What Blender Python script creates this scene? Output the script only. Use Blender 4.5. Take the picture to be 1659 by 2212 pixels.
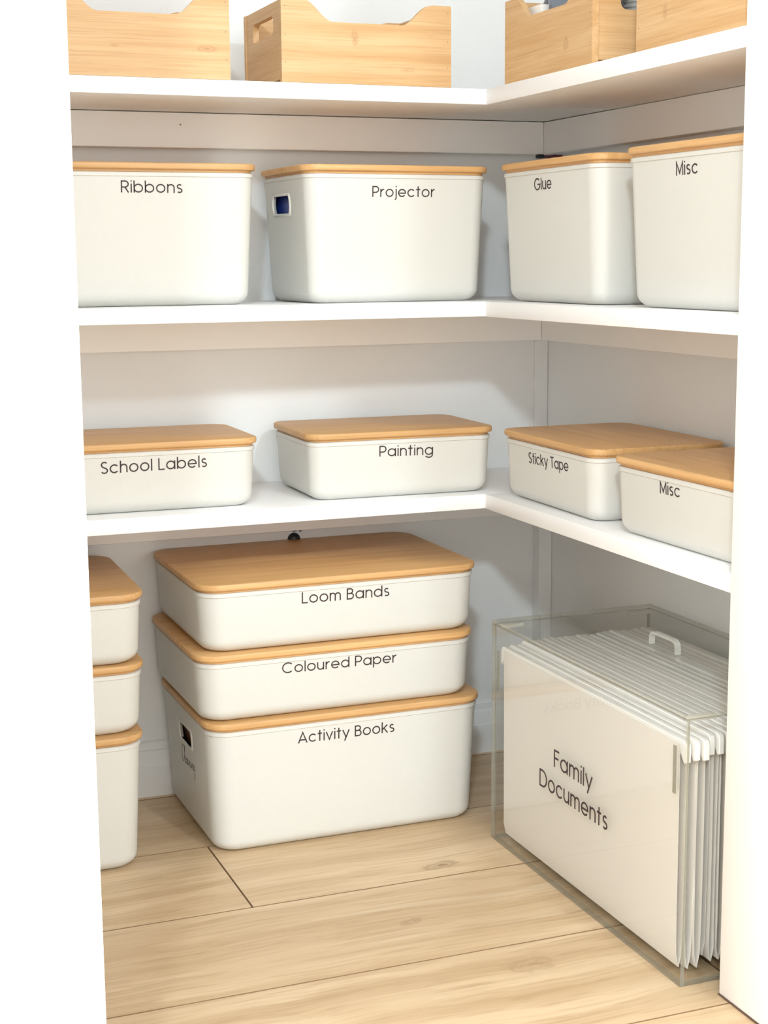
import bpy, bmesh, math, random
from mathutils import Vector, Matrix
PI = math.pi
for o in list(bpy.data.objects):
    bpy.data.objects.remove(o, do_unlink=True)
SC = bpy.context.scene
COL = SC.collection

# ---------------------------------------------------------------- camera
F_PX, CW, CH = 3353.2, 1659, 2212
cam = bpy.data.cameras.new('camera')
cam.sensor_fit = 'VERTICAL'; cam.sensor_height = 24.0
cam.lens = F_PX / CH * 24.0
cam.clip_start = 0.02
cam_o = bpy.data.objects.new('camera', cam); COL.objects.link(cam_o)
yaw, pit, rol = math.radians(-21.113), math.radians(-9.2652), math.radians(-0.4666)
fw = Vector((-math.sin(yaw)*math.cos(pit), math.cos(yaw)*math.cos(pit), math.sin(pit)))
rt = Vector((math.cos(yaw), math.sin(yaw), 0)); up = rt.cross(fw)
r2 = rt*math.cos(rol) + up*math.sin(rol); u2 = -rt*math.sin(rol) + up*math.cos(rol)
M = Matrix((r2, u2, -fw)).transposed().to_4x4(); M.translation = Vector((-0.8058, -1.7371, 0.6979))
cam_o.matrix_world = M
SC.camera = cam_o

# ---------------------------------------------------------------- world, lights, exposure
SC.view_settings.view_transform = 'Standard'
SC.view_settings.look = 'None'
SC.view_settings.gamma = 1.0
SC.view_settings.use_curve_mapping = False
SC.view_settings.exposure = 0.38
SC.cycles.transparent_max_bounces = 64
SC.cycles.diffuse_bounces = 8
SC.cycles.max_bounces = 16
w = bpy.data.worlds.new('world'); SC.world = w; w.use_nodes = True
bg = w.node_tree.nodes['Background']
bg.inputs[0].default_value = (1.0, 0.975, 0.935, 1); bg.inputs[1].default_value = 2.75

def lamp(name, loc, target, size, power, col):
    l = bpy.data.lights.new(name, 'AREA'); l.shape = 'DISK'; l.size = size; l.energy = power; l.color = col
    o = bpy.data.objects.new(name, l); COL.objects.link(o); o.location = loc
    o.rotation_euler = (Vector(target) - Vector(loc)).to_track_quat('-Z', 'Y').to_euler()
    return o
lamp('downlight', (-1.53, -3.11, 2.06), (-0.1, 0.1, 0.4), 0.20, 35, (0.80, 0.93, 1.0))
lamp('downlight', (0.30, -3.40, 2.30), (-0.3, 0.1, 0.4), 0.24, 27, (0.80, 0.93, 1.0))

# ---------------------------------------------------------------- materials
def mat(name, col, rough=0.5, spec=0.5, bump=0, bscale=400, var=0):
    m = bpy.data.materials.new(name); m.use_nodes = True
    nt = m.node_tree; b = nt.nodes['Principled BSDF']
    b.inputs['Base Color'].default_value = (*col, 1); b.inputs['Roughness'].default_value = rough
    b.inputs['Specular IOR Level'].default_value = spec
    tc = nt.nodes.new('ShaderNodeTexCoord')
    if bump:
        n = nt.nodes.new('ShaderNodeTexNoise'); n.inputs['Scale'].default_value = bscale; n.inputs['Detail'].default_value = 3
        nt.links.new(tc.outputs['Object'], n.inputs['Vector'])
        bp = nt.nodes.new('ShaderNodeBump'); bp.inputs['Strength'].default_value = bump; bp.inputs['Distance'].default_value = 0.001
        nt.links.new(n.outputs['Fac'], bp.inputs['Height']); nt.links.new(bp.outputs['Normal'], b.inputs['Normal'])
    if var:
        n2 = nt.nodes.new('ShaderNodeTexNoise'); n2.inputs['Scale'].default_value = 6; n2.inputs['Detail'].default_value = 4
        nt.links.new(tc.outputs['Object'], n2.inputs['Vector'])
        mx = nt.nodes.new('ShaderNodeMix'); mx.data_type = 'RGBA'
        mx.inputs['A'].default_value = (*[c*(1-var) for c in col], 1); mx.inputs['B'].default_value = (*[min(1, c*(1+var)) for c in col], 1)
        nt.links.new(n2.outputs['Fac'], mx.inputs['Factor']); nt.links.new(mx.outputs['Result'], b.inputs['Base Color'])
    return m

def wood(name, light, dark, line, gx, gy, rough=0.45, knots=0.0, figure=0.5, rnd=0.12, line_amt=0.5, spec=0.4, spots=None):
    """Grain runs along object x. gx, gy: grain frequency along and across."""
    m = bpy.data.materials.new(name); m.use_nodes = True
    nt = m.node_tree; N = nt.nodes; L = nt.links; b = N['Principled BSDF']
    tc = N.new('ShaderNodeTexCoord'); oi = N.new('ShaderNodeObjectInfo')
    off = N.new('ShaderNodeVectorMath'); off.operation = 'ADD'
    sc = N.new('ShaderNodeVectorMath'); sc.operation = 'SCALE'; sc.inputs[0].default_value = (7.3, 3.1, 5.7)
    L.new(oi.outputs['Random'], sc.inputs['Scale'])
    L.new(tc.outputs['Object'], off.inputs[0]); L.new(sc.outputs[0], off.inputs[1])
    # warp
    wn = N.new('ShaderNodeTexNoise'); wn.inputs['Scale'].default_value = 5; wn.inputs['Detail'].default_value = 2
    L.new(off.outputs[0], wn.inputs['Vector'])
    ws = N.new('ShaderNodeVectorMath'); ws.operation = 'SCALE'; ws.inputs['Scale'].default_value = 0.02*figure
    L.new(wn.outputs['Color'], ws.inputs[0])
    ad = N.new('ShaderNodeVectorMath'); ad.operation = 'ADD'; L.new(off.outputs[0], ad.inputs[0]); L.new(ws.outputs[0], ad.inputs[1])
    def stretched(sx, sy, detail, rough_=0.55):
        mp = N.new('ShaderNodeMapping'); mp.inputs['Scale'].default_value = (sx, sy, sy)
        L.new(ad.outputs[0], mp.inputs['Vector'])
        n = N.new('ShaderNodeTexNoise'); n.inputs['Scale'].default_value = 1; n.inputs['Detail'].default_value = detail
        n.inputs['Roughness'].default_value = rough_
        L.new(mp.outputs[0], n.inputs['Vector']); return n
    a = stretched(gx, gy, 5)
    f = stretched(gx*4, gy*7, 3)
    def ramp(src, p0, c0, p1, c1):
        r = N.new('ShaderNodeValToRGB'); r.color_ramp.elements[0].position = p0; r.color_ramp.elements[1].position = p1
        r.color_ramp.elements[0].color = (*c0, 1); r.color_ramp.elements[1].color = (*c1, 1)
        L.new(src, r.inputs[0]); return r
    base = ramp(a.outputs['Fac'], 0.34, dark, 0.62, light)
    fl = ramp(f.outputs['Fac'], 0.30, (1, 1, 1), 0.52, (0, 0, 0))
    fm = N.new('ShaderNodeMath'); fm.operation = 'MULTIPLY'; fm.inputs[1].default_value = line_amt
    L.new(fl.outputs[0], fm.inputs[0])
    mx = N.new('ShaderNodeMix'); mx.data_type = 'RGBA'; mx.inputs['B'].default_value = (*line, 1)
    L.new(fm.outputs[0], mx.inputs['Factor']); L.new(base.outputs[0], mx.inputs['A'])
    last = mx.outputs['Result']
    if knots:
        mp = N.new('ShaderNodeMapping'); mp.inputs['Scale'].default_value = (5.5, 13, 13); L.new(ad.outputs[0], mp.inputs['Vector'])
        n = N.new('ShaderNodeTexNoise'); n.inputs['Scale'].default_value = 1; n.inputs['Detail'].default_value = 5; n.inputs['Roughness'].default_value = 0.62
        n.inputs['Distortion'].default_value = 0.8
        L.new(mp.outputs[0], n.inputs['Vector'])
        r = ramp(n.outputs['Fac'], 0.66, (0, 0, 0), 0.80, (1, 1, 1))
        km = N.new('ShaderNodeMath'); km.operation = 'MULTIPLY'; km.inputs[1].default_value = knots; L.new(r.outputs[0], km.inputs[0])
        mk = N.new('ShaderNodeMix'); mk.data_type = 'RGBA'; mk.inputs['B'].default_value = (*[c*0.62 for c in line], 1)
        L.new(km.outputs[0], mk.inputs['Factor']); L.new(last, mk.inputs['A']); last = mk.outputs['Result']
    if spots:
        gp = N.new('ShaderNodeNewGeometry')
        wv = N.new('ShaderNodeTexNoise'); wv.inputs['Scale'].default_value = 38; wv.inputs['Detail'].default_value = 4; L.new(gp.outputs['Position'], wv.inputs['Vector'])
        for (kx, ky, kz), (rx, ry, rz), amt in spots:
            sb = N.new('ShaderNodeVectorMath'); sb.operation = 'SUBTRACT'; sb.inputs[1].default_value = (kx, ky, kz); L.new(gp.outputs['Position'], sb.inputs[0])
            ms = N.new('ShaderNodeVectorMath'); ms.operation = 'MULTIPLY'; ms.inputs[1].default_value = (1/rx, 1/ry, 1/rz); L.new(sb.outputs[0], ms.inputs[0])
            wa = N.new('ShaderNodeVectorMath'); wa.operation = 'MULTIPLY_ADD'; wa.inputs[1].default_value = (1.6, 1.6, 1.6); L.new(wv.outputs['Color'], wa.inputs[0]); L.new(ms.outputs[0], wa.inputs[2])
            wb = N.new('ShaderNodeVectorMath'); wb.operation = 'SUBTRACT'; wb.inputs[1].default_value = (0.8, 0.8, 0.8); L.new(wa.outputs[0], wb.inputs[0])
            ln = N.new('ShaderNodeVectorMath'); ln.operation = 'LENGTH'; L.new(wb.outputs[0], ln.inputs[0])
            m1 = N.new('ShaderNodeMapRange'); m1.inputs['From Min'].default_value = 1.0; m1.inputs['From Max'].default_value = 0.15; m1.interpolation_type = 'SMOOTHSTEP'; L.new(ln.outputs['Value'], m1.inputs['Value'])
            sn = N.new('ShaderNodeMath'); sn.operation = 'MULTIPLY'; sn.inputs[1].default_value = 15; L.new(ln.outputs['Value'], sn.inputs[0])
            s2 = N.new('ShaderNodeMath'); s2.operation = 'SINE'; L.new(sn.outputs[0], s2.inputs[0])
            s3 = N.new('ShaderNodeMapRange'); s3.inputs['From Min'].default_value = -1; s3.inputs['To Min'].default_value = 0.35; L.new(s2.outputs[0], s3.inputs['Value'])
            mm = N.new('ShaderNodeMath'); mm.operation = 'MULTIPLY'; L.new(m1.outputs[0], mm.inputs[0]); L.new(s3.outputs[0], mm.inputs[1])
            m4 = N.new('ShaderNodeMath'); m4.operation = 'MULTIPLY'; m4.inputs[1].default_value = amt; L.new(mm.outputs[0], m4.inputs[0])
            mk = N.new('ShaderNodeMix'); mk.data_type = 'RGBA'; mk.inputs['B'].default_value = (line[0]*0.85, line[1]*0.85, line[2]*0.9, 1)
            L.new(m4.outputs[0], mk.inputs['Factor']); L.new(last, mk.inputs['A']); last = mk.outputs['Result']
    if spots and gx < 2:     # pale mineral streaks
        mp = N.new('ShaderNodeMapping'); mp.inputs['Scale'].default_value = (2.2, 46, 46); L.new(ad.outputs[0], mp.inputs['Vector'])
        n = N.new('ShaderNodeTexNoise'); n.inputs['Scale'].default_value = 1; n.inputs['Detail'].default_value = 4; n.inputs['Roughness'].default_value = 0.6; L.new(mp.outputs[0], n.inputs['Vector'])
        r = ramp(n.outputs['Fac'], 0.60, (0, 0, 0), 0.74, (1, 1, 1))
        m5 = N.new('ShaderNodeMath'); m5.operation = 'MULTIPLY'; m5.inputs[1].default_value = 0.45; L.new(r.outputs[0], m5.inputs[0])
        mk = N.new('ShaderNodeMix'); mk.data_type = 'RGBA'; mk.inputs['B'].default_value = (0.74, 0.63, 0.46, 1)
        L.new(m5.outputs[0], mk.inputs['Factor']); L.new(last, mk.inputs['A']); last = mk.outputs['Result']
    hv = N.new('ShaderNodeHueSaturation')
    mr = N.new('ShaderNodeMapRange'); mr.inputs['To Min'].default_value = 1-rnd; mr.inputs['To Max'].default_value = 1+rnd*0.5
    L.new(oi.outputs['Random'], mr.inputs['Value']); L.new(mr.outputs[0], hv.inputs['Value'])
    L.new(last, hv.inputs['Color']); L.new(hv.outputs[0], b.inputs['Base Color'])
    b.inputs['Roughness'].default_value = rough; b.inputs['Specular IOR Level'].default_value = spec
    bp = N.new('ShaderNodeBump'); bp.inputs['Strength'].default_value = 0.15; bp.inputs['Distance'].default_value = 0.0006
    L.new(f.outputs['Fac'], bp.inputs['Height']); L.new(bp.outputs[0], b.inputs['Normal'])
    return m

def clear(name, tint, fres, rough=0.02, haze=0.0, hazecol=(0.9, 0.9, 0.88)):
    m = bpy.data.materials.new(name); m.use_nodes = True; nt = m.node_tree; N = nt.nodes; L = nt.links
    N.remove(N['Principled BSDF']); out = N['Material Output']
    tr = N.new('ShaderNodeBsdfTransparent'); tr.inputs[0].default_value = (*tint, 1)
    gl = N.new('ShaderNodeBsdfGlossy'); gl.inputs['Roughness'].default_value = rough
    fr = N.new('ShaderNodeFresnel'); fr.inputs['IOR'].default_value = fres
    ge = N.new('ShaderNodeNewGeometry'); iv = N.new('ShaderNodeMath'); iv.operation = 'SUBTRACT'; iv.inputs[0].default_value = 1.0; L.new(ge.outputs['Backfacing'], iv.inputs[1])
    mu = N.new('ShaderNodeMath'); mu.operation = 'MULTIPLY'; L.new(fr.outputs[0], mu.inputs[0]); L.new(iv.outputs[0], mu.inputs[1])
    mx = N.new('ShaderNodeMixShader'); L.new(mu.outputs[0], mx.inputs[0]); L.new(tr.outputs[0], mx.inputs[1]); L.new(gl.outputs[0], mx.inputs[2])
    last = mx.outputs[0]
    if haze:
        df = N.new('ShaderNodeBsdfDiffuse'); df.inputs[0].default_value = (*hazecol, 1)
        m2 = N.new('ShaderNodeMixShader'); m2.inputs[0].default_value = haze; L.new(last, m2.inputs[1]); L.new(df.outputs[0], m2.inputs[2]); last = m2.outputs[0]
    L.new(last, out.inputs[0]); return m

M_BIN = mat('bin_plastic', (0.625, 0.622, 0.585), 0.42, 0.4, 0.25, 900)
M_RIM = mat('bin_rim', (0.66, 0.655, 0.62), 0.35, 0.4)
M_LID = wood('bamboo_lid', (0.68, 0.41, 0.18), (0.58, 0.33, 0.13), (0.42, 0.215, 0.08), 3.0, 75, 0.42, figure=0.15, rnd=0.10, line_amt=0.40)
M_BOX = wood('bamboo_box', (0.66, 0.44, 0.23), (0.57, 0.345, 0.155), (0.45, 0.24, 0.095), 3.2, 85, 0.5, knots=0.35, figure=0.2, rnd=0.06, line_amt=0.42, spots=[((-0.3405, 0, 0.929), (0.016, 0.5, 0.006), 0.75), ((-0.165, 0, 0.951), (0.006, 0.5, 0.012), 0.7), ((0, -0.198, 0.925), (0.5, 0.010, 0.010), 0.7), ((-0.445, 0, 0.930), (0.007, 0.5, 0.003), 0.6), ((-0.10, 0, 0.915), (0.014, 0.5, 0.004), 0.5), ((0, -0.40, 0.930), (0.5, 0.006, 0.010), 0.6)])
M_FLOOR = wood('oak_plank', (0.68, 0.51, 0.325), (0.52, 0.36, 0.205), (0.38, 0.24, 0.12), 1.8, 30, 0.38, knots=0.45, figure=1.6, rnd=0.08, line_amt=0.45, spots=[((-0.128, -0.158, 0), (0.034, 0.015, 0.5), 1), ((-0.218, -0.287, 0), (0.024, 0.01, 0.5), 0.8), ((-0.15, -0.428, 0), (0.036, 0.022, 0.5), 0.6), ((-0.36, -0.5, 0), (0.03, 0.01, 0.5), 0.5), ((-0.05, -0.33, 0), (0.018, 0.01, 0.5), 0.6), ((-0.3, -0.6, 0), (0.03, 0.012, 0.5), 0.6)])
M_JOINT = mat('joint', (0.20, 0.115, 0.055), 0.9)
M_WALL = mat('wall_paint', (0.755, 0.765, 0.765), 0.7, 0.2, 0.3, 500, 0.015)
M_TRIM = mat('trim_paint', (0.90, 0.895, 0.875), 0.45, 0.3, 0.1, 120)
M_HALL = mat('hall_paint', (0.72, 0.745, 0.77), 0.6, 0.2, 0.2, 500)
M_SHELF = mat('shelf_laminate', (0.87, 0.87, 0.87), 0.4, 0.4, 0.12, 250)
M_CLEAT = mat('cleat_paint', (0.86, 0.85, 0.83), 0.6, 0.3, 0.2, 300)
M_TEXT = mat('lettering_vinyl', (0.045, 0.028, 0.03), 0.55, 0.3)
M_SCRIPT = mat('script_ink', (0.10, 0.09, 0.085), 0.6, 0.2)
M_ACR = clear('clear_acrylic', (0.965, 0.965, 0.955), 1.45, 0.01)
M_ACRL = clear('clear_acrylic_lid', (0.93, 0.93, 0.915), 1.45, 0.01)
M_EDGE = clear('acrylic_edge', (0.66, 0.65, 0.58), 1.35, 0.15, 0.32, (0.46, 0.45, 0.39))
M_EDGEB = clear('acrylic_lid_edge', (0.80, 0.79, 0.74), 1.35, 0.1, 0.22, (0.55, 0.54, 0.49))
M_EDGEL = clear('acrylic_bright', (0.85, 0.85, 0.82), 1.6, 0.08, 0.35, (0.9, 0.9, 0.86))
M_FILE = mat('file_sheet', (0.80, 0.775, 0.74), 0.6, 0.25)
M_RAIL = mat('file_rail', (0.90, 0.895, 0.88), 0.4, 0.4)
M_BLACK = mat('black_plastic', (0.012, 0.014, 0.02), 0.4, 0.4)
M_DKRED = mat('dark_red', (0.10, 0.02, 0.03), 0.5)
M_BLUE = mat('blue_plastic', (0.02, 0.05, 0.30), 0.35, 0.5, 0.3, 60)
M_BROWN = mat('brown_card', (0.30, 0.15, 0.10), 0.7)
M_GREEN = mat('dark_green', (0.05, 0.06, 0.03), 0.7)
M_NAVY = mat('slate_blue_film', (0.075, 0.10, 0.16), 0.12, 0.9, 0.5, 25)
M_GREY = mat('charcoal_plastic', (0.09, 0.095, 0.11), 0.25, 0.6)
M_CREAM = mat('cream_card', (0.80, 0.76, 0.70), 0.7)
M_RIB = mat('ribbed_grey', (0.36, 0.36, 0.35), 0.5)
M_REDP = mat('red_plastic', (0.33, 0.03, 0.03), 0.4)
M_CHIP = mat('paint_chip', (0.72, 0.50, 0.45), 0.8)
M_DARKGAP = mat('gap_seal', (0.13, 0.075, 0.05), 0.9)

# ---------------------------------------------------------------- helpers
def link_mesh(name, bm, m, parent=None, smooth=False, mats=None):
    me = bpy.data.meshes.new(name)
    bmesh.ops.recalc_face_normals(bm, faces=bm.faces[:])
    bm.to_mesh(me); bm.free()
    for x in (mats or [m]): me.materials.append(x)
    if smooth:
        me.polygons.foreach_set('use_smooth', [True]*len(me.polygons))
        me.set_sharp_from_angle(angle=math.radians(38))
    o = bpy.data.objects.new(name, me); COL.objects.link(o)
    if parent is not None: o.parent = parent
    return o
def empty(name, loc=(0, 0, 0), rz=0, **kw):
    o = bpy.data.objects.new(name, None); COL.objects.link(o); o.location = loc; o.rotation_euler = (0, 0, rz)
    o.empty_display_size = 0.02
    return tag(o, **kw)
def tag(o, label=None, cat=None, group=None, kind=None):
    if label: o['label'] = label
    if cat: o['category'] = cat
    if group: o['group'] = group
    if kind: o['kind'] = kind
    return o
def box(bm, a, b, bev=0.0, seg=1, mi=0):
    vs = [bm.verts.new((x, y, z)) for x in (a[0], b[0]) for y in (a[1], b[1]) for z in (a[2], b[2])]
    fs = [bm.faces.new([vs[i] for i in q]) for q in ((0, 1, 3, 2), (4, 6, 7, 5), (0, 4, 5, 1), (2, 3, 7, 6), (0, 2, 6, 4), (1, 5, 7, 3))]
    for f in fs: f.material_index = mi
    if bev:
        es = list({e for f in fs for e in f.edges})
        bmesh.ops.bevel(bm, geom=es, offset=bev, segments=seg, affect='EDGES', profile=0.5)
def boxo(name, a, b, m, parent=None, bev=0.0, seg=1):
    bm = bmesh.new(); box(bm, a, b, bev, seg); return link_mesh(name, bm, m, parent, smooth=bev > 0 and seg > 1)
def rrect(w_, d_, r, n=8):
    r = max(min(r, w_/2-1e-4, d_/2-1e-4), 0.0005); out = []
    for sx, sy, a0 in ((1, 1, 0), (-1, 1, 90), (-1, -1, 180), (1, -1, 270)):
        for k in range(n+1):
            a = math.radians(a0 + 90*k/n); out.append((sx*(w_/2-r)+r*math.cos(a), sy*(d_/2-r)+r*math.sin(a)))
    return out
def loft(bm, rings, cap0=True, cap1=True, mi=0):
    """rings: list of lists of 3D points, equal length, closed."""
    vr = [[bm.verts.new(p) for p in r] for r in rings]; n = len(vr[0])
    for a, b in zip(vr, vr[1:]):
        for i in range(n):
            f = bm.faces.new((a[i], a[(i+1) % n], b[(i+1) % n], b[i])); f.material_index = mi
    if cap0: bm.faces.new(vr[0][::-1]).material_index = mi
    if cap1: bm.faces.new(vr[-1]).material_index = mi
    return vr
def prism(bm, pts, y0, y1, axis='y', mi=0):
    """extrude a 2D polygon (list of (a, b)); axis y: (x, z) polygon extruded along y, etc."""
    def p(a, b, c):
        return {'y': (a, c, b), 'x': (c, a, b), 'z': (a, b, c)}[axis]
    A = [bm.verts.new(p(a, b, y0)) for a, b in pts]; B = [bm.verts.new(p(a, b, y1)) for a, b in pts]
    n = len(pts)
    fs = [bm.faces.new(A[::-1]), bm.faces.new(B)]
    for i in range(n): fs.append(bm.faces.new((A[i], A[(i+1) % n], B[(i+1) % n], B[i])))
    for f in fs: f.material_index = mi
def tube(bm, pts, r, n=8, cap=True):
    pts = [Vector(p) for p in pts]; rings = []
    for i, p in enumerate(pts):
        t = (pts[min(i+1, len(pts)-1)] - pts[max(i-1, 0)]).normalized()
        a = t.orthogonal().normalized() if i == 0 else (a_prev - t*a_prev.dot(t)).normalized()
        a_prev = a; b = t.cross(a)
        rings.append([tuple(p + (a*math.cos(2*PI*k/n) + b*math.sin(2*PI*k/n))*r) for k in range(n)])
    loft(bm, rings, cap, cap)

# ---------------------------------------------------------------- stroke lettering
def arc(cx, cy, r, a0, a1, n=14, ry=None):
    ry = ry or r
    return [(cx + r*math.cos(math.radians(a0+(a1-a0)*k/n)), cy + ry*math.sin(math.radians(a0+(a1-a0)*k/n))) for k in range(n+1)]
XH = 0.74; SW = 0.104; h = SW/2; R = XH/2 - h; CY = XH/2
def ring(cx, cy=CY, r=R): return arc(cx, cy, r, 0, 360, 28)
def G(c):
    X = XH
    g = {
     ' ': (0.36, []),
     'i': (0.10, [[(h, 0), (h, X)], [(h, 0.90), (h, 1.0)]]),
     'l': (0.10, [[(h, 0), (h, 1.0)]]),
     'o': (X, [ring(X/2)]),
     'b': (X, [[(h, 0), (h, 1.0)], ring(X/2)]),
     'p': (X, [[(h, -0.28), (h, X)], ring(X/2)]),
     'd': (X, [[(X-h, 0), (X-h, 1.0)], ring(X/2)]),
     'a': (X, [[(X-h, 0), (X-h, X)], ring(X/2)]),
     'g': (X, [[(X-h, X), (X-h, 0.02)] + arc(X/2, 0.02, R, 0, -155, 14, 0.25), ring(X/2)]),
     'n': (0.60, [[(h, 0), (h, X)], arc(0.30, X-0.30, 0.30-h, 180, 0) + [(0.60-h, 0)]]),
     'h': (0.60, [[(h, 0), (h, 1.0)], arc(0.30, X-0.30, 0.30-h, 180, 0) + [(0.60-h, 0)]]),
     'm': (0.96, [[(h, 0), (h, X)], arc(0.26, X-0.26, 0.26-h, 180, 0) + [(0.52-h, 0)], arc(0.69, X-0.26, 0.26-h, 180, 0) + [(0.95-h, 0)]]),
     'u': (0.60, [[(0.60-h, 0), (0.60-h, X)], [(h, X)] + arc(0.30, 0.30, 0.30-h, 180, 360)]),
     'r': (0.36, [[(h, 0), (h, X)], arc(0.33, X-0.29, 0.29-h, 180, 84, 10)]),
     'e': (X, [[(h+0.01, CY-0.02), (X-h, CY-0.02)] + arc(X/2, CY, R, 0, 318, 26)]),
     'c': (0.68, [arc(X/2, CY, R, 42, 318, 24)]),
     's': (0.50, [arc(0.25, X-0.205, 0.165, 40, 235, 12, 0.16)[:] + arc(0.25, 0.205, 0.18, 62, -140, 14, 0.16)]),
     't': (0.40, [[(0.19, 0), (0.19, 0.98)], [(0, X-h), (0.38, X-h)]]),
     'v': (0.62, [[(0.03, X), (0.31, 0.03), (0.59, X)]]),
     'y': (0.64, [[(0.03, X), (0.34, 0.02)], [(0.61, X), (0.20, -0.27)]]),
     'k': (0.58, [[(h, 0), (h, 1.0)], [(0.52, X), (0.08, 0.33)], [(0.22, 0.44), (0.55, 0)]]),
     'j': (0.16, [[(0.11, X), (0.11, -0.10)] + arc(-0.02, -0.10, 0.13, 0, -85, 6), [(0.11, 0.90), (0.11, 1.0)]]),
     'R': (0.62, [[(h, 0), (h, 1.0)], [(h, 1-h), (0.32, 1-h)] + arc(0.32, 0.70, 0.25, 90, -90, 12) + [(h, 0.45)], [(0.32, 0.45), (0.58, 0)]]),
     'P': (0.60, [[(h, 0), (h, 1.0)], [(h, 1-h), (0.31, 1-h)] + arc(0.31, 0.685, 0.268, 90, -90, 12) + [(h, 0.417)]]),
     'B': (0.62, [[(h, 0), (h, 1.0)], [(h, 1-h), (0.30, 1-h)] + arc(0.30, 0.745, 0.208, 90, -90, 12) + [(h, 0.537)],
                  [(0.30, 0.537), (0.33, 0.537)] + arc(0.33, 0.292, 0.245, 90, -90, 12) + [(h, h)]]),
     'D': (0.82, [[(h, 0), (h, 1.0)], [(h, 1-h), (0.32, 1-h)] + arc(0.32, 0.5, 0.453, 90, -90, 18) + [(h, h)]]),
     'L': (0.50, [[(h, 1.0), (h, h), (0.50, h)]]),
     'F': (0.50, [[(h, 0), (h, 1-h), (0.50, 1-h)], [(h, 0.52), (0.44, 0.52)]]),
     'T': (0.60, [[(0.30, 0), (0.30, 1-h)], [(0, 1-h), (0.60, 1-h)]]),
     'M': (0.82, [[(h, 0), (h, 0.97), (0.41, 0.16), (0.82-h, 0.97), (0.82-h, 0)]]),
     'A': (0.82, [[(0.03, 0), (0.41, 0.96), (0.79, 0)], [(0.16, 0.28), (0.66, 0.28)]]),
     'C': (0.92, [arc(0.5, 0.5, 0.453, 45, 315, 28)]),
     'G': (0.98, [arc(0.5, 0.5, 0.453, 45, 358, 30) + [(0.55, 0.47)]]),
     'S': (0.58, [arc(0.29, 0.735, 0.215, 35, 245, 14, 0.215) + arc(0.29, 0.255, 0.235, 68, -150, 16, 0.21)]),
    }
    return g[c]
SCRIPT = [[(0.62, 0.98), (0.70, 0.90), (0.66, 1.0), (0.50, 1.02), (0.30, 0.85), (0.14, 0.55), (0.12, 0.25), (0.24, 0.04), (0.46, 0.02), (0.70, 0.18),
           (0.98, 0.62), (1.12, 0.95), (1.06, 1.02), (0.96, 0.85), (0.92, 0.40), (0.94, 0.06), (1.06, 0.02), (1.20, 0.14), (1.36, 0.30), (1.36, 0.38),
           (1.26, 0.38), (1.20, 0.20), (1.26, 0.04), (1.42, 0.02), (1.60, 0.16), (1.80, 0.36), (1.66, 0.38), (1.56, 0.18), (1.64, 0.02), (1.78, 0.12),
           (1.88, 0.36), (1.88, 0.08), (1.98, 0.02), (2.12, 0.20), (2.18, 0.36), (2.18, 0.02), (2.24, 0.20), (2.38, 0.37), (2.46, 0.30), (2.46, 0.06),
           (2.56, 0.02), (2.70, 0.18), (2.78, 0.36), (2.76, 0.08), (2.84, 0.02), (2.98, 0.20), (3.04, 0.36), (3.04, 0.02), (3.10, 0.20), (3.24, 0.37),
           (3.32, 0.30), (3.32, 0.06), (3.42, 0.02), (3.56, 0.18), (3.78, 0.36), (3.62, 0.38), (3.52, 0.18), (3.60, 0.02), (3.74, 0.12), (3.84, 0.36),
           (3.80, -0.20), (3.66, -0.52), (3.54, -0.50), (3.60, -0.26), (3.90, 0.06)], [(2.80, 0.54), (2.83, 0.60)]]
def ribbon(bm, pts, wdt, fmap, th):
    P = [Vector((p[0], p[1])) for p in pts]
    Q = [P[0]]
    for p in P[1:]:
        if (p - Q[-1]).length > 1e-5: Q.append(p)
    closed = (Q[0] - Q[-1]).length < 1e-4
    if closed: Q = Q[:-1]
    n = len(Q); L_, R_ = [], []
    for i in range(n):
        a = Q[(i-1) % n] if (closed or i > 0) else None; c = Q[(i+1) % n] if (closed or i < n-1) else None
        d1 = (Q[i]-a).normalized() if a is not None else None; d2 = (c-Q[i]).normalized() if c is not None else None
        d1 = d1 or d2; d2 = d2 or d1
        n1 = Vector((-d1.y, d1.x)); n2 = Vector((-d2.y, d2.x)); m_ = (n1+n2)
        m_ = m_.normalized() if m_.length > 1e-3 else n1
        k = min(1/max(m_.dot(n1), 0.35), 2.2)
        L_.append(Q[i] + m_*wdt/2*k); R_.append(Q[i] - m_*wdt/2*k)
    T = [[bm.verts.new(fmap(p.x, p.y, th)) for p in s] for s in (L_, R_)]
    B_ = [[bm.verts.new(fmap(p.x, p.y, 0)) for p in s] for s in (L_, R_)]
    rng = range(n) if closed else range(n-1)
    for i in rng:
        j = (i+1) % n
        bm.faces.new((T[0][i], T[0][j], T[1][j], T[1][i]))
        bm.faces.new((T[0][j], T[0][i], B_[0][i], B_[0][j])); bm.faces.new((T[1][i], T[1][j], B_[1][j], B_[1][i]))
    if not closed:
        for i in (0, n-1): bm.faces.new((T[0][i], T[1][i], B_[1][i], B_[0][i]))
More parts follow.
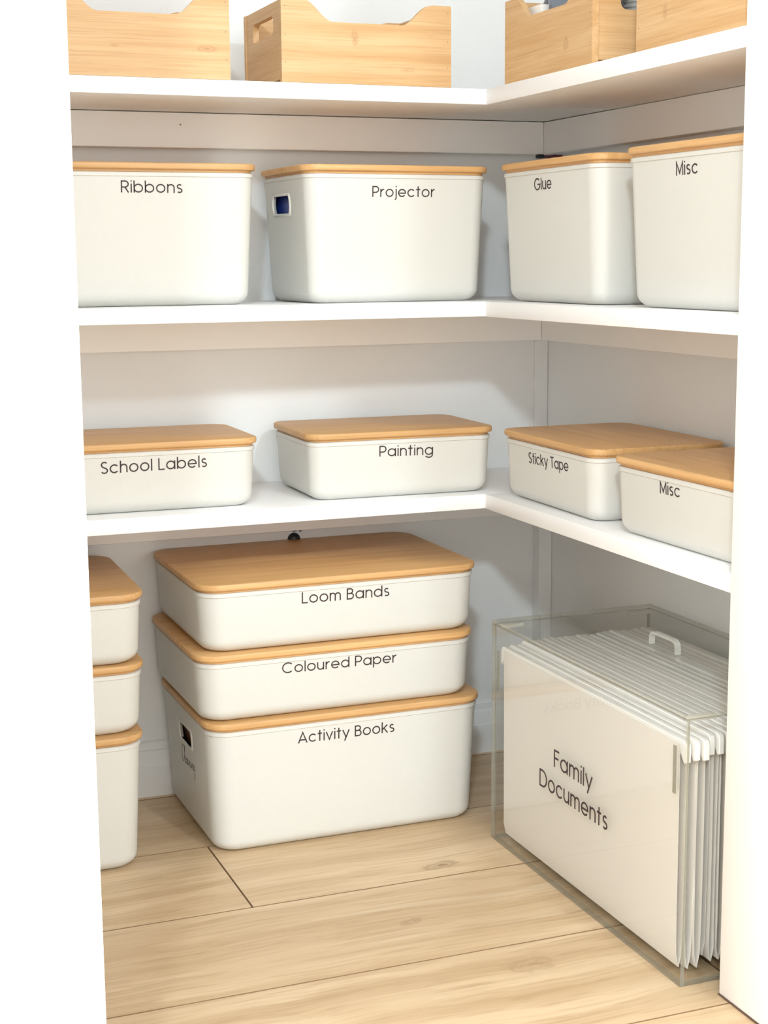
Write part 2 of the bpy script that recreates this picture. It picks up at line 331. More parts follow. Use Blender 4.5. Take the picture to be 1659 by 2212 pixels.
def lettering(text, origin, du, dv, width, cap, parent, m=None, strokes=None, sw=SW, th=0.00035, gap=0.125):
    """origin: left end of the baseline; du, dv unit vectors; width in metres."""
    origin, du, dv = Vector(origin), Vector(du).normalized(), Vector(dv).normalized(); nn = du.cross(dv)
    st = []
    if strokes: st = strokes; tot = max(p[0] for s in strokes for p in s)
    else:
        x = 0
        for i, c in enumerate(text):
            w_, s = G(c); st += [[(p[0]+x, p[1]) for p in q] for q in s]; x += w_ + (0 if c == ' ' else gap)
        tot = x - gap
    kx = width/tot
    bm = bmesh.new()
    fmap = lambda a, b, t: tuple(origin + du*a + dv*b + nn*(0.0001+t))
    for s in st: ribbon(bm, [(p[0]*kx, p[1]*cap) for p in s], sw*cap, fmap, th)
    return link_mesh('lettering', bm, m or M_TEXT, parent)

# ---------------------------------------------------------------- dimensions
DX, DY = 0.195, 0.215           # inner corner to right wall / back wall
TB = 0.0183                     # board thickness
Z1, Z2, Z3 = 0.8971, 0.6456, 0.4080
XL = -0.95                      # left wall
YF = -0.552                     # inside face of the front wall
YH = -0.655                     # hall face of the front wall
JL, JR = -0.6150, -0.0085        # door opening
TOPZ = 2.3

# ---------------------------------------------------------------- structure
fl = boxo('floor', (-2.4, -3.0, -0.02), (1.6, 0.33, -0.0035), M_JOINT); tag(fl, kind='structure')
rows = [0.195 - 0.1915*k for k in range(-1, 17)]
random.seed(3)
pl_cache = {}
def plank(x0, x1, y0, y1, i):
    g = 0.0003; W_, D_ = x1-x0-2*g, y1-y0-2*g
    key = (round(W_, 4), round(D_, 4))
    if key not in pl_cache:
        bm = bmesh.new(); box(bm, (-W_/2, -D_/2, -0.003), (W_/2, D_/2, 0.0), 0.0008)
        bm.normal_update()
        for f in bm.faces: f.material_index = 0 if abs(f.normal.z) > 0.95 else 1
        o = link_mesh('plank', bm, M_FLOOR, fl, mats=[M_FLOOR, M_JOINT]); pl_cache[key] = o.data
    else:
        o = bpy.data.objects.new('plank', pl_cache[key]); COL.objects.link(o); o.parent = fl
    o.location = ((x0+x1)/2, (y0+y1)/2, 0)
ends = {0: [-2.4, -1.5, -0.05, 1.6], 1: [-2.4, -1.1, 0.33, 1.6], 2: [-2.4, -1.62, -0.365, 0.92, 1.6], 3: [-2.4, -0.83, 0.45, 1.6], 4: [-2.4, -1.45, 0.02, 1.6]}
for i in range(len(rows)-1):
    y1, y0 = min(rows[i], 0.33), rows[i+1]
    e = ends.get(i) or [-2.4, -2.4+random.uniform(0.3, 1.2), random.uniform(-0.9, 0.3), random.uniform(0.6, 1.2), 1.6]
    for a, b in zip(e, e[1:]): plank(a, b, y0, y1, i)

def st(name, a, b, m): return tag(boxo(name, a, b, m), kind='structure')
st('wall_back', (XL-0.1, DY, -0.02), (DX+0.1, DY+0.1, TOPZ), M_WALL)
st('wall_right', (DX, YH, -0.02), (DX+0.1, DY, TOPZ), M_WALL)
st('wall_left', (XL-0.1, YH, -0.02), (XL, DY, TOPZ), M_WALL)
st('ceiling', (XL-0.1, YH, TOPZ), (DX+0.1, DY+0.1, TOPZ+0.05), M_WALL)
st('ceiling_hall', (-2.4, -3.9, 2.4), (1.6, YH-0.001, 2.45), M_HALL)
bm = bmesh.new()
box(bm, (-2.4, YH, -0.003), (JL-0.02, YF, 2.4)); box(bm, (JR+0.02, YH, -0.003), (1.6, YF, 2.4)); box(bm, (JL-0.02, YH, 2.05), (JR+0.02, YF, 2.4))
tag(link_mesh('wall_front', bm, M_HALL), kind='structure')
dr = empty('door_1', ((JL+JR)/2, YH, 0)); dr['kind'] = 'structure'
def inparent(name, a, b, m, par, bev=0.0, seg=1):
    o = par.location; return boxo(name, [a[i]-o[i] for i in range(3)], [b[i]-o[i] for i in range(3)], m, par, bev, seg)
inparent('jamb', (JL-0.02, YH-0.002, 0.0004), (JL, YF, 2.05), M_TRIM, dr, 0.001, 2)
inparent('jamb', (JR, YH-0.002, 0.0012), (JR+0.02, YF, 2.05), M_TRIM, dr, 0.001, 2)
inparent('head_jamb', (JL-0.02, YH-0.002, 2.05), (JR+0.02, YF, 2.07), M_TRIM, dr)
inparent('floor_seal', (JR-0.0012, YH, 0.0), (JR+0.004, YF, 0.0012), M_DARKGAP, dr)
# architraves: profile across x, extruded up z
def architrave(name, x_in, sgn):
    y = YH-0.0025
    pr = [(0.0, y), (0.0, y-0.013), (0.0215, y-0.0135), (0.0225, y-0.0120), (0.0240, y-0.0120), (0.0250, y-0.0140), (0.045, y-0.0165), (0.049, y-0.0155), (0.053, y-0.0085), (0.060, y-0.006), (0.066, y-0.0045), (0.066, y)]
    bm = bmesh.new(); prism(bm, [(x_in + sgn*a, b) for a, b in pr], 0.0005, 2.12, 'z')
    return tag(link_mesh(name, bm, M_TRIM), kind='structure')
t1 = architrave('trim_1', JL-0.0005, -1)
architrave('trim_2', JR+0.0045, 1)
bm = bmesh.new(); box(bm, (-0.0011, -0.0004, -0.0022), (0.0011, 0.0004, 0.0022), 0.0003)
ch = link_mesh('paint_chip', bm, M_CHIP, t1); ch.location = (JL-0.0257, YH-0.0160, 0.7955+0.0)
# skirting board on the back wall with a stepped top
sk = [(DY, 0.0), (DY-0.0108, 0.0), (DY-0.0108, 0.041), (DY-0.0095, 0.0425), (DY-0.0090, 0.046), (DY-0.0075, 0.058), (DY-0.0065, 0.061), (DY-0.0045, 0.062), (DY-0.004, 0.071), (DY-0.002, 0.073), (DY, 0.073)]
bm = bmesh.new(); prism(bm, sk, XL, DX-0.0205, 'x'); tag(link_mesh('baseboard_back', bm, M_WALL), kind='structure')
sk2 = [(DX-(DY-a), b) for a, b in sk]
bm = bmesh.new(); prism(bm, sk2, YF, DY-0.0205, 'y'); tag(link_mesh('baseboard_right', bm, M_WALL), kind='structure')

# ---------------------------------------------------------------- shelves, cleats, corner post
def board(a, b, label, group=None):
    return tag(boxo('shelf_board', a, b, M_SHELF, None, 0.0009, 2), label, 'shelf', group)
nm = {Z1: 'top', Z2: 'middle', Z3: 'lowest'}
for z in (Z1, Z2, Z3):
    board((XL+0.001, 0, z-TB), (DX-0.001, DY-0.0005, z), 'white laminated shelf board along the back wall, %s of the three levels' % nm[z])
    board((0, YF+0.001, z-TB-0.0004), (DX-0.001, -0.0006, z), 'white laminated shelf board along the right wall, %s of the three levels' % nm[z])
def cleat(a, b, label):
    return tag(boxo('shelf_cleat', a, b, M_CLEAT, None, 0.0007), label, 'batten')
for z, hh, dyb, dxr in ((Z1, 0.0425, 0.024, 0.020), (Z2, 0.0415, 0.018, 0.018), (Z3, 0.046, 0.018, 0.018)):
    zt = z-TB-0.0008
    c = cleat((XL+0.001, DY-dyb, zt-hh), (DX-dxr-0.0006, DY-0.0004, zt), 'painted batten on the back wall under the %s shelf' % nm[z])
    if z == Z1:
        bm = bmesh.new(); tube(bm, [(-0.327, DY-dyb-0.0006, 0.8635), (-0.327, DY-dyb+0.001, 0.8635)], 0.0011, 10)
        link_mesh('nail_head', bm, M_BROWN, c)
    cleat((DX-dxr, YF+0.001, zt-hh), (DX-0.0004, DY-0.0008 if z != Z3 else DY-0.0215, zt), 'painted batten on the right wall under the %s shelf' % nm[z])
for zt, zb, px, py, nme in ((Z3-TB-0.0008-0.047, 0.0008, 0.0205, 0.0205, 'from the floor to the lowest shelf batten'), (Z2-TB-0.0008-0.0425, Z3+0.0005, 0.0205, 0.0035, 'between the lowest and middle shelves')):
    tag(boxo('corner_post', (DX-px, DY-py, zb), (DX-0.0006, DY-0.0006, zt), M_WALL, None, 0.0005), 'square white post in the pantry corner ' + nme, 'post')
# dark cable bits on the walls
bm = bmesh.new(); prof = [(0.0088, 0), (0.0086, 0.003), (0.0070, 0.0055), (0.004, 0.0072), (0.001, 0.0078)]
loft(bm, [[(r*math.cos(2*PI*k/20), -d, r*math.sin(2*PI*k/20)) for k in range(20)] for r, d in prof])
for q in ((0.001, 0.0115, 0.006, 0.0018), (-0.004, 0.0130, 0.005, 0.0012), (0.009, 0.0105, 0.0035, 0.001)):
    box(bm, (q[0]-q[2]/2, -0.0018, q[1]-q[3]/2), (q[0]+q[2]/2, 0, q[1]+q[3]/2), 0.0004)
o = link_mesh('cable_grommet', bm, M_BLACK, None, True); o.location = (-0.182, DY-0.0002, 0.3285)
tag(o, 'round black cable grommet on the back wall behind the stacked bins', 'grommet')
e = empty('cable_clip', (DX-0.029, 0.178, Z1-TB-0.0437), 0, label='small black and maroon cable clip in the corner under the top shelf batten', cat='clip')
bm = bmesh.new(); box(bm, (-0.006, 0.0, -0.0055), (0.004, 0.010, 0.0), 0.002, 2); link_mesh('clip_body', bm, M_BLACK, e, True)
bm = bmesh.new(); tube(bm, [(0.003, 0.003, -0.003), (0.008, -0.004, -0.0035), (0.012, -0.012, -0.003), (0.018, -0.022, -0.004)], 0.0019, 8); link_mesh('cable', bm, M_DKRED, e, True)

# ---------------------------------------------------------------- lidded storage bins
OV, TAP, RB, GAP, TL = 0.0033, 0.0473, 0.0149, 0.0031, 0.0075
SIZE = {'M': (0.2455, 0.1748, 0.0214), 'L': (0.3564, 0.2555, 0.0308)}
HGT = {'MT': 0.1519, 'ML': 0.0721, 'LT': 0.1518, 'LL': 0.0722}
def hole_outline(hw, z0, z1, n=6):
    """barrel sided rounded opening, list of (y, z)"""
    zc = (z0+z1)/2; hh = (z1-z0)/2; out = []; b = 0.0035
    for k in range(n+1):
        t = -1 + 2*k/n; out.append((hw - b*t*t, zc + hh*t))
    for k in range(n+1):
        t = 1 - 2*k/n; out.append((-hw + b*t*t, zc + hh*t))
    return out
_body = {}
def body_mesh(kind, off):
    key = (kind, off)
    if key in _body: return _body[key]
    W_, D_, r = SIZE[kind[0]]; H = HGT[kind]
    def rr(ins, z, rad): return [(x, y, z) for x, y in rrect(W_-2*OV-2*ins, D_-2*OV-2*ins, rad, 9)]
    R0 = r - OV*0.5
    it = lambda z: TAP*(H-z)
    rings = []
    rings.append(rr(it(0)+RB+0.006, 0.0022, R0-0.006)); rings.append(rr(it(0)+RB+0.003, 0.0, R0-0.004))
    for a in (8, 20, 35, 50, 65, 78, 90):
        zz = RB*(1-math.cos(math.radians(a))); ins = RB*(1-math.sin(math.radians(a)))
        rings.append(rr(it(zz)+ins, zz, R0 - it(zz)*0.5 - ins*0.4))
    if kind[1] == 'T': rings.append(rr(it(H*0.5), H*0.5, R0-it(H*0.5)*0.5))
    rings += [rr(it(H-0.0055), H-0.0055, R0), rr(it(H-0.0047)-0.0011, H-0.0047, R0), rr(-0.0008, H-0.0010, R0), rr(0.0002, H-0.0001, R0),
              rr(0.0022, H, R0-0.002), rr(0.0030, H-0.001, R0-0.0025), rr(it(RB)+0.0030, RB, R0-0.006), rr(it(0)+RB*0.6+0.003, 0.006, R0-0.010), rr(it(0)+RB+0.006, 0.0045, R0-0.012)]
    bm = bmesh.new(); loft(bm, rings)
    bmesh.ops.recalc_face_normals(bm, faces=bm.faces[:])
    me = bpy.data.meshes.new('body'); bm.to_mesh(me); bm.free()
    if kind[1] == 'T':
        tmp = bpy.data.objects.new('tmp', me); COL.objects.link(tmp)
        cb = bmesh.new(); prism(cb, [(y+off, z) for y, z in hole_outline(0.0295, 0.1075, 0.1285)], -W_, W_, 'x'); bmesh.ops.recalc_face_normals(cb, faces=cb.faces[:])
        cme = bpy.data.meshes.new('cut'); cb.to_mesh(cme); cb.free()
        co = bpy.data.objects.new('cut', cme); COL.objects.link(co)
        md = tmp.modifiers.new('b', 'BOOLEAN'); md.operation = 'DIFFERENCE'; md.object = co; md.solver = 'EXACT'
        dg = bpy.context.evaluated_depsgraph_get(); ev = tmp.evaluated_get(dg); me2 = bpy.data.meshes.new_from_object(ev)
        bpy.data.objects.remove(tmp, do_unlink=True); bpy.data.objects.remove(co, do_unlink=True)
        me = me2; me.name = 'body'
    me.materials.clear(); me.materials.append(M_BIN)
    me.polygons.foreach_set('use_smooth', [True]*len(me.polygons)); me.set_sharp_from_angle(angle=math.radians(32))
    # handle rims
    rim = None
    if kind[1] == 'T':
        rim = []
        for s in (-1, 1):
            bm = bmesh.new(); ol = hole_outline(0.0295, 0.1075, 0.1285)
            xx = lambda z, d: s*(W_/2 - OV - TAP*(H-z) + d)
            def sc(k, d): return [(xx(z, d), off + y + k*(1 if y > 0 else -1), z + k*(1 if z > 0.118 else -1)) for y, z in ol]
            loft(bm, [sc(0.0, -0.003), sc(0.0, 0.0010), sc(0.0007, 0.0015), sc(0.0020, 0.0015), sc(0.0030, 0.0008), sc(0.0034, -0.0006)], False, False)
            me3 = bpy.data.meshes.new('handle_rim'); bmesh.ops.recalc_face_normals(bm, faces=bm.faces[:]); bm.to_mesh(me3); bm.free(); me3.materials.append(M_RIM)
            me3.polygons.foreach_set('use_smooth', [True]*len(me3.polygons)); me3.set_sharp_from_angle(angle=math.radians(60)); rim.append(me3)
    _body[key] = (me, rim); return _body[key]
_lid = {}
def lid_mesh(s):
    if s in _lid: return _lid[s]
    W_, D_, r = SIZE[s]
    def rr(ins, z): return [(x, y, z) for x, y in rrect(W_-2*ins, D_-2*ins, r-ins*0.6, 9)]
    bm = bmesh.new()
    loft(bm, [rr(OV+0.0014, 0.0002), rr(OV+0.0010, GAP), rr(0.0012, GAP), rr(0.0003, GAP+0.0007), rr(0, GAP+0.0018), rr(0, GAP+TL-0.0020), rr(0.0004, GAP+TL-0.0009), rr(0.0010, GAP+TL-0.0003), rr(0.0019, GAP+TL)])
    bmesh.ops.recalc_face_normals(bm, faces=bm.faces[:])
    me = bpy.data.meshes.new('lid'); bm.to_mesh(me); bm.free(); me.materials.append(M_LID)
    me.polygons.foreach_set('use_smooth', [True]*len(me.polygons)); me.set_sharp_from_angle(angle=math.radians(42))
    _lid[s] = me; return me
def make_bin(kind, x, y, z, th, label, text=None, group=None, off=0.0):
    """text: (string, local x of left end, baseline z left, z right, width, cap)"""
    W_, D_, r = SIZE[kind[0]]; H = HGT[kind]
    e = empty('storage_bin', (x, y, z+0.0002), th, label=label, cat='storage bin', group=group)
    me, rim = body_mesh(kind, off)
    b = bpy.data.objects.new('body', me); COL.objects.link(b); b.parent = e
    if rim:
        for r_ in rim: o = bpy.data.objects.new('handle_rim', r_); COL.objects.link(o); o.parent = b
    l = bpy.data.objects.new('lid', lid_mesh(kind[0])); COL.objects.link(l); l.parent = e; l.location = (0, 0, H)
    if text:
        s, xl, zl, zr, wd, cap = text
        yy = lambda zz: -(D_/2 - OV - TAP*(H-zz))
        lettering(s, (xl, yy(zl), zl), (wd, 0, zr-zl), (0, -TAP, 1), wd, cap, e)
    return e
ztop = lambda z, k: z + HGT[k] + GAP + TL + 0.0004
make_bin('MT', -0.3950, 0.1265, Z2, 0.0077, 'tall white bin with bamboo lid lettered Ribbons, beside the left jamb', ('Ribbons', -0.0404, 0.1287, 0.1286, 0.0718, 0.0134))
make_bin('MT', -0.1029, 0.1122, Z2, 0.0387, 'tall white bin with bamboo lid lettered Projector', ('Projector', -0.0364, 0.1251, 0.1255, 0.0822, 0.0128), off=0.010)
make_bin('MT', 0.1023, -0.1201, Z2, -1.5678, 'tall white bin with bamboo lid lettered Glue', ('Glue', -0.0278, 0.1285, 0.1290, 0.0422, 0.0136))
make_bin('MT', 0.1050, -0.4170, Z2, -1.5495, 'tall white bin with bamboo lid lettered Misc on the middle shelf', ('Misc', -0.0235, 0.1300, 0.1303, 0.0374, 0.0131))
make_bin('ML', -0.4049, 0.1075, Z3, -0.0188, 'shallow white bin with bamboo lid lettered School Labels', ('School Labels', -0.0665, 0.0486, 0.0504, 0.1250, 0.0140))
make_bin('ML', -0.0995, 0.0996, Z3, -0.0294, 'shallow white bin with bamboo lid lettered Painting', ('Painting', -0.0320, 0.0517, 0.0506, 0.0702, 0.0132))
make_bin('ML', 0.0985, -0.1352, Z3, -1.5901, 'shallow white bin with bamboo lid lettered Sticky Tape', ('Sticky Tape', -0.0450, 0.0485, 0.0508, 0.1038, 0.0132))
make_bin('ML', 0.0963, -0.4168, Z3, -1.5578, 'shallow white bin with bamboo lid lettered Misc on the lowest shelf', ('Misc', -0.0259, 0.0539, 0.0544, 0.0368, 0.0128))
ab = make_bin('LT', -0.1955, 0.0862, 0.0, 0.0031, 'tall white bin lettered Activity Books at the bottom of the stack', ('Activity Books', -0.0665, 0.1285, 0.1282, 0.1236, 0.0137), off=-0.004)
zc = ztop(0, 'LT'); zl_ = ztop(zc, 'LL')
make_bin('LL', -0.2052, 0.0862, zc, 0.0014, 'shallow white bin lettered Coloured Paper in the centre of the stack', ('Coloured Paper', -0.0749, 0.0535, 0.0523, 0.1448, 0.0130))
make_bin('LL', -0.2006, 0.0866, zl_, 0.0, 'shallow white bin with wide bamboo lid lettered Loom Bands topping the stack', ('Loom Bands', -0.0534, 0.0522, 0.0520, 0.1108, 0.0136))
make_bin('LT', -0.6219, 0.0852, 0.0, -0.0005, 'tall unlettered white bin at the bottom of the stack beside the left jamb')
make_bin('LL', -0.6182, 0.0862, zc, 0.0002, 'shallow unlettered white bin in the middle of the left jamb stack')
make_bin('LL', -0.6156, 0.0830, zl_, -0.021, 'shallow unlettered white bin with bamboo lid topping the left jamb stack')
# old script lettering on the side of the Activity Books bin
W_, D_, _ = SIZE['L']; H = HGT['LT']
xx = lambda z: -(W_/2 - OV - TAP*(H-z))
lettering('', (xx(0.0755), 0.0275, 0.0755), (0, -0.0655, 0.004), (-TAP, 0, 1), 0.0655, 0.0225, ab, M_SCRIPT, SCRIPT, 0.035, 0.0002)

# contents glimpsed through the handle openings
def content(name, hx, hy, hz, m, label, cat, loc, rz=0):
    bm = bmesh.new()
    loft(bm, [[(x, y, z) for x, y in rrect(2*(hx-d), 2*(hy-d), 0.006, 3)] for d, z in ((0.018, 0), (0.0165, 0.003), (0.0012, hz*0.80), (0.0, hz*0.985), (0.001, hz))])
    o = link_mesh(name, bm, m, None, True); o.location = loc; o.rotation_euler = (0, 0, rz); return tag(o, label, cat)
content('projector_case', 0.1100, 0.062, 0.124, M_BLUE, 'blue case seen through the handle opening of the Projector bin', 'case', (-0.1029, 0.1122, Z2+0.0055), 0.0387)
content('book_pile', 0.1655, 0.085, 0.1265, M_BROWN, 'brown books seen through the handle opening of the Activity Books bin', 'book', (-0.1955, 0.0862, 0.0055))
content('glue_pack', 0.09, 0.048, 0.122, M_GREEN, 'dark green pack glimpsed in the handle opening of the Glue bin', 'pack', (0.1023, -0.1201, Z2+0.0055), -1.5678)

# ---------------------------------------------------------------- bamboo boxes on the top shelf
BW, BD, BH, BT = 0.2096, 0.150, 0.0925, 0.0075
def smooth(a, b, n=8):
    return [(a[0] + (b[0]-a[0])*k/n, a[1] + (b[1]-a[1])*(3*(k/n)**2 - 2*(k/n)**3)) for k in range(n+1)]
def front_outline():
    hw = BW/2; lo = 0.0683
    # flat shoulders, S curves, flat bottom
    return [(-hw, 0), (hw, 0), (hw, BH-0.001), (hw-0.001, BH), (hw-0.024, BH)] + smooth((hw-0.027, BH-0.0006), (hw-0.062, lo)) + smooth((-hw+0.062, lo), (-hw+0.027, BH-0.0006)) + [(-hw+0.024, BH), (-hw+0.001, BH), (-hw, BH-0.001)]
def slot_panel(bm):
    """end panel in local (x along depth, z up) with a rounded slot, thickness along y"""
    hw = BD/2 - BT - 0.0002; n = 6; sx, z0, z1, r = 0.041, 0.0560, 0.0775, 0.0075
    def slot():
        o = []
        for cx, cz, a0 in ((sx-r, z1-r, 0), (-sx+r, z1-r, 90), (-sx+r, z0+r, 180), (sx-r, z0+r, 270)):
            for k in range(n+1): a = math.radians(a0+90*k/n); o.append((cx+r*math.cos(a), cz+r*math.sin(a)))
        return o
    S = slot(); zc = (z0+z1)/2
    O = []
    for x, z in S:      # project the slot points to the panel border
        dx, dz = x, z-zc; k = 1e9
        if dx > 1e-9: k = min(k, hw/dx)
        if dx < -1e-9: k = min(k, -hw/dx)
        if dz > 1e-9: k = min(k, (BH-0.0008-zc)/dz)
        if dz < -1e-9: k = min(k, (zc-0.004)/-dz)
        O.append((dx*k, zc+dz*k))
    # snap the nearest border points to the corners
    for cx, cz in ((hw, BH-0.0008), (-hw, BH-0.0008), (-hw, 0.004), (hw, 0.004)):
        i = min(range(len(O)), key=lambda j: (O[j][0]-cx)**2 + (O[j][1]-cz)**2); O[i] = (cx, cz)
    t = BT/2
    P = lambda L_, y: [(x, y, z) for x, z in L_]
    loft(bm, [P(S, -t), P(O, -t), P(O, t), P(S, t), P(S, -t)], False, False)
    bmesh.ops.remove_doubles(bm, verts=bm.verts[:], dist=1e-6)
def make_crate(x, y, rz, label):
    """origin: middle of the front face bottom; local -y faces out"""
    e = empty('bamboo_box', (x, y, Z1+0.0003), rz, label=label, cat='box')
    for nme, yy in (('front_panel', BT/2), ('back_panel', BD-BT/2)):
        bm = bmesh.new(); prism(bm, front_outline(), -BT/2, BT/2, 'y'); o = link_mesh(nme, bm, M_BOX, e); o.location = (0, yy, 0)
        for sx in (-1, 1):
            if nme == 'front_panel':
                for zz in (0.022, 0.052, 0.084):
                    bm = bmesh.new(); tube(bm, [(sx*(BW/2-0.0045), -BT/2-0.0003, zz), (sx*(BW/2-0.0045), -BT/2+0.001, zz)], 0.0006, 8)
                    link_mesh('pin', bm, M_BROWN, o)
    for s in (-1, 1):
        bm = bmesh.new(); slot_panel(bm); o = link_mesh('end_panel', bm, M_BOX, e)
        o.location = (s*(BW/2-BT/2-0.0012), BD/2, 0); o.rotation_euler = (0, 0, PI/2)
    boxo('base_panel', (-BW/2+BT+0.001, BT, 0.0), (BW/2-BT-0.001, BD-BT, 0.0038), M_BOX, e)
    return e
make_crate(-0.3148-BW/2, 0.0015, 0.0, 'bamboo box with scooped front beside the left jamb on the top shelf')
make_crate(-0.0448-BW/2, 0.0015, 0.0, 'bamboo box with scooped front and handle slot, alone between wall gaps on the top shelf')
make_crate(0.0022, -0.0470-BW/2, -PI/2, 'bamboo box holding wrapped supplies, nearest the corner of the top shelf')
make_crate(0.0022, -0.3465-BW/2, -PI/2, 'bamboo box beside the right jamb on the top shelf')
# supplies in the corner box
zi = Z1+0.0045
bm = bmesh.new()
loft(bm, [[(x, y, z) for x, y in rrect(0.050+dw, 0.082+dw, 0.018, 8)] for dw, z in ((-0.006, 0), (0, 0.004), (0, 0.085), (-0.004, 0.093), (-0.016, 0.100))])
o = link_mesh('wrapped_pack', bm, M_NAVY, None, True); o.location = (0.0445, -0.1500, zi); tag(o, 'glossy slate blue wrapped pack standing in the corner bamboo box', 'pack')
bm = bmesh.new(); box(bm, (-0.0085, -0.021, 0), (0.0085, 0.021, 0.0785), 0.0012, 2)
o = link_mesh('folded_card', bm, M_CREAM, None, True); o.location = (0.0265, -0.0850, zi); o.rotation_euler = (0, 0, 0.0); tag(o, 'cream card box in front of the slate blue pack', 'box')
bm = bmesh.new(); loft(bm, [[(r*math.cos(2*PI*k/24), r*math.sin(2*PI*k/24), z) for k in range(24)] for r, z in ((0.014, 0), (0.015, 0.002), (0.015, 0.080), (0.011, 0.090), (0.011, 0.112), (0.009, 0.114))])
o = link_mesh('bottle', bm, M_GREY, None, True); o.location = (0.052, -0.0745, zi); tag(o, 'dark charcoal bottle standing above the cream card box', 'bottle')
bm = bmesh.new(); loft(bm, [[(r*math.cos(2*PI*k/24), r*math.sin(2*PI*k/24), z) for k in range(24)] for r, z in ((0.011, 0), (0.012, 0.002), (0.012, 0.078), (0.010, 0.080))])
o = link_mesh('marker_tube', bm, M_GREY, None, True); o.location = (0.040, -0.231, zi); tag(o, 'dark tube behind the slot of the corner bamboo box', 'tube')
rolls = []
for i in range(14): rolls += [(0.0165, 0.002+i*0.0050), (0.0180, 0.0035+i*0.0050), (0.0180, 0.0050+i*0.0050), (0.0165, 0.0065+i*0.0050)]
bm = bmesh.new(); loft(bm, [[(r*math.cos(2*PI*k/28), r*math.sin(2*PI*k/28), z) for k in range(28)] for r, z in rolls])
e = empty('ribbed_roll', (0.074, -0.226, zi), 0, label='grey ribbed roll with red base behind the slot of the corner bamboo box', cat='roll')
o = link_mesh('roll', bm, M_RIB, e); o.location = (0, 0, 0.045)
bm = bmesh.new(); loft(bm, [[(r*math.cos(2*PI*k/28), r*math.sin(2*PI*k/28), z) for k in range(28)] for r, z in ((0.018, 0), (0.019, 0.002), (0.019, 0.044), (0.017, 0.046))]); link_mesh('base', bm, M_REDP, e, True)

# ---------------------------------------------------------------- acrylic file box
BX, BY, BL, BWD, BHT, TH = 0.0730, -0.3117, 0.4285, 0.2175, 0.2719, 0.0042
e = empty('acrylic_file_box', (BX, BY, 0.0003), 0.0015, label='clear acrylic file box with lid standing on the floor at right', cat='file box')
x0, x1, y0, y1, z1 = -BWD/2, BWD/2, -BL/2, BL/2, BHT-TH-0.0008
def panel(name, a, b, thin, par=e, m=M_ACR, me=M_EDGE):
    """acrylic sheet: large faces clear, rim faces use the edge material. thin: axis index"""
    bm = bmesh.new(); box(bm, a, b)
    bm.normal_update()
    for f in bm.faces: f.material_index = 0 if abs(f.normal[thin]) > 0.5 else 1
    return link_mesh(name, bm, m, par, mats=[m, me])
lf = panel('side_panel', (x0, y0, 0), (x0+TH, y1, z1), 0)
panel('side_panel', (x1-TH, y0, 0), (x1, y1, z1), 0)
panel('end_panel', (x0+TH+0.0002, y0, 0), (x1-TH-0.0002, y0+TH, z1), 1)
panel('end_panel', (x0+TH+0.0002, y1-TH, 0), (x1-TH-0.0002, y1, z1), 1)
panel('base_panel', (x0+TH+0.0002, y0+TH+0.0002, 0), (x1-TH-0.0002, y1-TH-0.0002, TH), 2)
ld = panel('lid', (x0, y0, z1+0.0008), (x1, y1, BHT), 2, e, M_ACRL, M_EDGEB)
# lid locating blocks and handle
for cx, cy, lx, ly in ((x0+0.022, y1-0.011, 0.030, 0.007), (x1-0.022, y1-0.011, 0.030, 0.007), (x0+0.022, y0+0.011, 0.034, 0.007), (x1-0.022, y0+0.011, 0.034, 0.007)):
    boxo('locating_block', (cx-lx/2, cy-ly/2, z1-0.0042), (cx+lx/2, cy+ly/2, z1+0.0006), M_EDGEL, ld, 0.0006)
hp = []
hy0, hy1, hz = -0.0155, 0.0380, BHT+0.0002
for p in [(hy0, 0.0), (hy0, 0.0065)] + [(hy0+0.0075*(1-math.cos(math.radians(a))), 0.0065+0.0075*math.sin(math.radians(a))) for a in (20, 45, 70, 90)] + \
         [(hy1-0.0075+0.0075*math.sin(math.radians(a)), 0.0065+0.0075*math.cos(math.radians(a))) for a in (0, 20, 45, 70)] + [(hy1, 0.0065), (hy1, 0.0)]: hp.append(p)
bm = bmesh.new()
w2, t2 = 0.0032, 0.0013
def strip(bm, pts, w2, t2, x):
    n = len(pts); rings = []
    for i, (y, z) in enumerate(pts):
        a = pts[max(i-1, 0)]; c = pts[min(i+1, n-1)]; d = Vector((c[0]-a[0], c[1]-a[1])).normalized(); nn = Vector((-d.y, d.x))
        rings.append([(x-w2, y+nn.x*t2, hz+z+nn.y*t2), (x+w2, y+nn.x*t2, hz+z+nn.y*t2), (x+w2, y-nn.x*t2, hz+z-nn.y*t2), (x-w2, y-nn.x*t2, hz+z-nn.y*t2)])
    loft(bm, rings)
strip(bm, hp, w2, t2, 0.005)
link_mesh('lid_handle', bm, M_EDGEL, ld)
# vertical slots near both ends of the long sides
for sx in (x0, x1-TH):
    for yy, za, zb in ((y0+0.0185, 0.190, 0.2375), (y1-0.0185, 0.190, 0.2375)):
        xo = sx if sx < 0 else sx+TH
        boxo('handle_slot', (xo-0.0004, yy-0.0026, za), (xo+0.0004, yy+0.0026, zb), M_EDGE, lf)
# lettering on the long side
fx = x0-0.0001
lettering('Family', (fx, -0.2606-BY, 0.1395+0.0005), (0, -1, 0), (0, 0, 1), 0.0875, 0.0203, e)
lettering('Documents', (fx, -0.2262-BY, 0.1075), (0, -1, 0), (0, 0, 1), 0.1555, 0.0203, e)

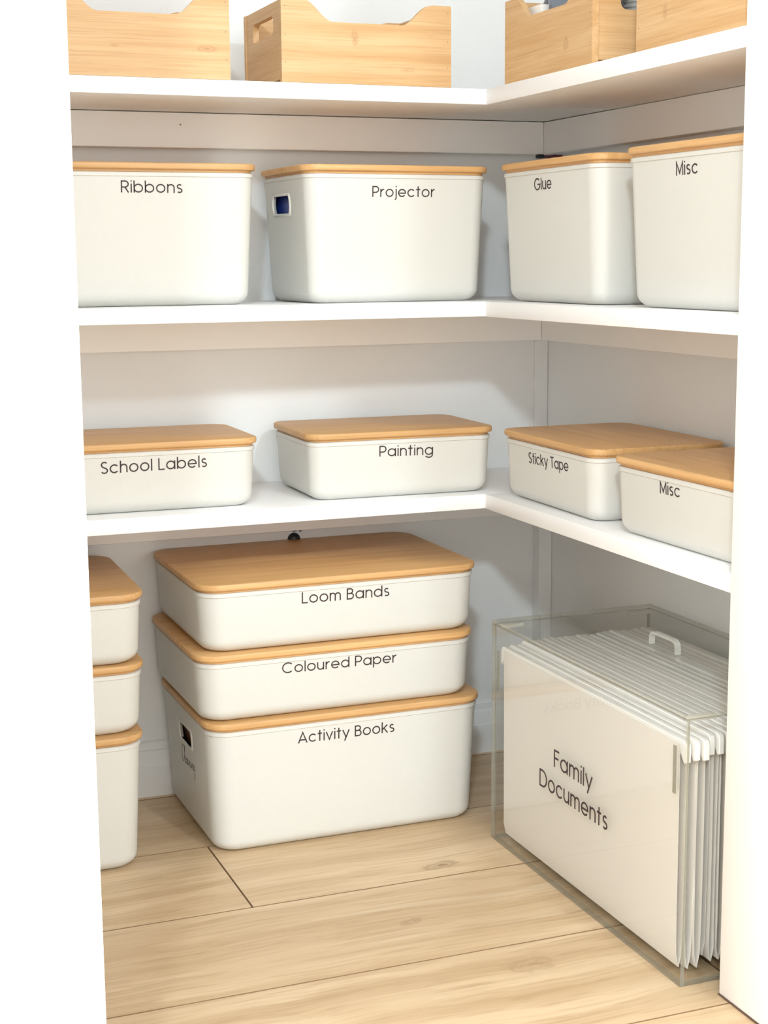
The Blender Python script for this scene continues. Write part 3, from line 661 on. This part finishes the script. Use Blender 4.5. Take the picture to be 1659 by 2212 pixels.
# hanging files: a folded sheet on a white rail
random.seed(11)
NF = 23
def file_at(i):
    xx_ = BX + x0 + TH + 0.0075 + i*(BWD-2*TH-0.014)/(NF-1)
    ln = 0.390; top = (0.2470 if i > 2 else 0.2410+0.0015*i) + random.uniform(-0.0016, 0.0016); bot = (0.0085 if i < 3 else 0.013) + random.uniform(-0.0028, 0.004)
    sp = 0.0036; yo = random.uniform(-0.0028, 0.0028)
    f = empty('hanging_file', (xx_, BY+0.000+yo, 0.0), 0, label='white hanging file suspended in the clear acrylic box', cat='hanging file', group='hanging files in the acrylic box')
    if i == 0: f['label'] = 'white hanging file nearest the lettered side of the acrylic box'; del f['group']
    for s in (-1, 1):
        bm = bmesh.new(); n = 6; grid = []
        bulge = random.uniform(-0.0008, 0.0010)
        for k in range(n+1):
            t = k/n; z = top - 0.004 - (top-0.004-bot)*t
            off = s*(sp*(1 - 0.15*t) if t < 0.93 else sp*0.85*(1-(t-0.93)/0.07)*0.9 + 0.0002)
            if 0 < k < n: off += s*bulge*math.sin(t*PI)
            rowv = []
            for y_ in (-ln/2, -ln/2+0.02, 0, ln/2-0.02, ln/2):
                rowv.append((off + (0.0006*s*math.sin(y_*30+i) if 0 < k < n else 0), y_, z))
            grid.append(rowv)
        # insert the fold knee near the bottom
        z = bot + 0.013; grid.insert(n, [(s*sp*0.82, y_, z) for y_ in (-ln/2, -ln/2+0.02, 0, ln/2-0.02, ln/2)])
        V = [[[bm.verts.new((x+dx, y, z)) for x, y, z in r] for r in grid] for dx in (-0.00018, 0.00018)]
        for v in V:
            for a, b in zip(v, v[1:]):
                for q in range(4): bm.faces.new((a[q], a[q+1], b[q+1], b[q]))
        R_, C_ = len(grid), 5
        for a in range(R_-1):
            for q in (0, C_-1): bm.faces.new((V[0][a][q], V[0][a+1][q], V[1][a+1][q], V[1][a][q]))
        for q in range(C_-1):
            for a in (0, R_-1): bm.faces.new((V[0][a][q], V[0][a][q+1], V[1][a][q+1], V[1][a][q]))
        link_mesh('sheet', bm, M_FILE, f, True)
    # rail: rounded bar with hooked rounded ends
    bm = bmesh.new(); hl = ln/2 + 0.0095
    ol = [(-hl, top-0.020), (-hl+0.004, top-0.022), (-hl+0.009, top-0.012), (-hl+0.014, top-0.0085), (hl-0.014, top-0.0085), (hl-0.009, top-0.012), (hl-0.004, top-0.022), (hl, top-0.020),
          (hl, top-0.006), (hl-0.0015, top-0.002), (hl-0.005, top), (-hl+0.005, top), (-hl+0.0015, top-0.002), (-hl, top-0.006)]
    prism(bm, ol, -0.0030, 0.0030, 'x')
    bmesh.ops.bevel(bm, geom=[ed for ed in bm.edges if abs(ed.verts[0].co.x-ed.verts[1].co.x) < 1e-6], offset=0.0008, segments=1, affect='EDGES')
    link_mesh('rail', bm, M_RAIL, f, True)
for i in range(NF): file_at(i)
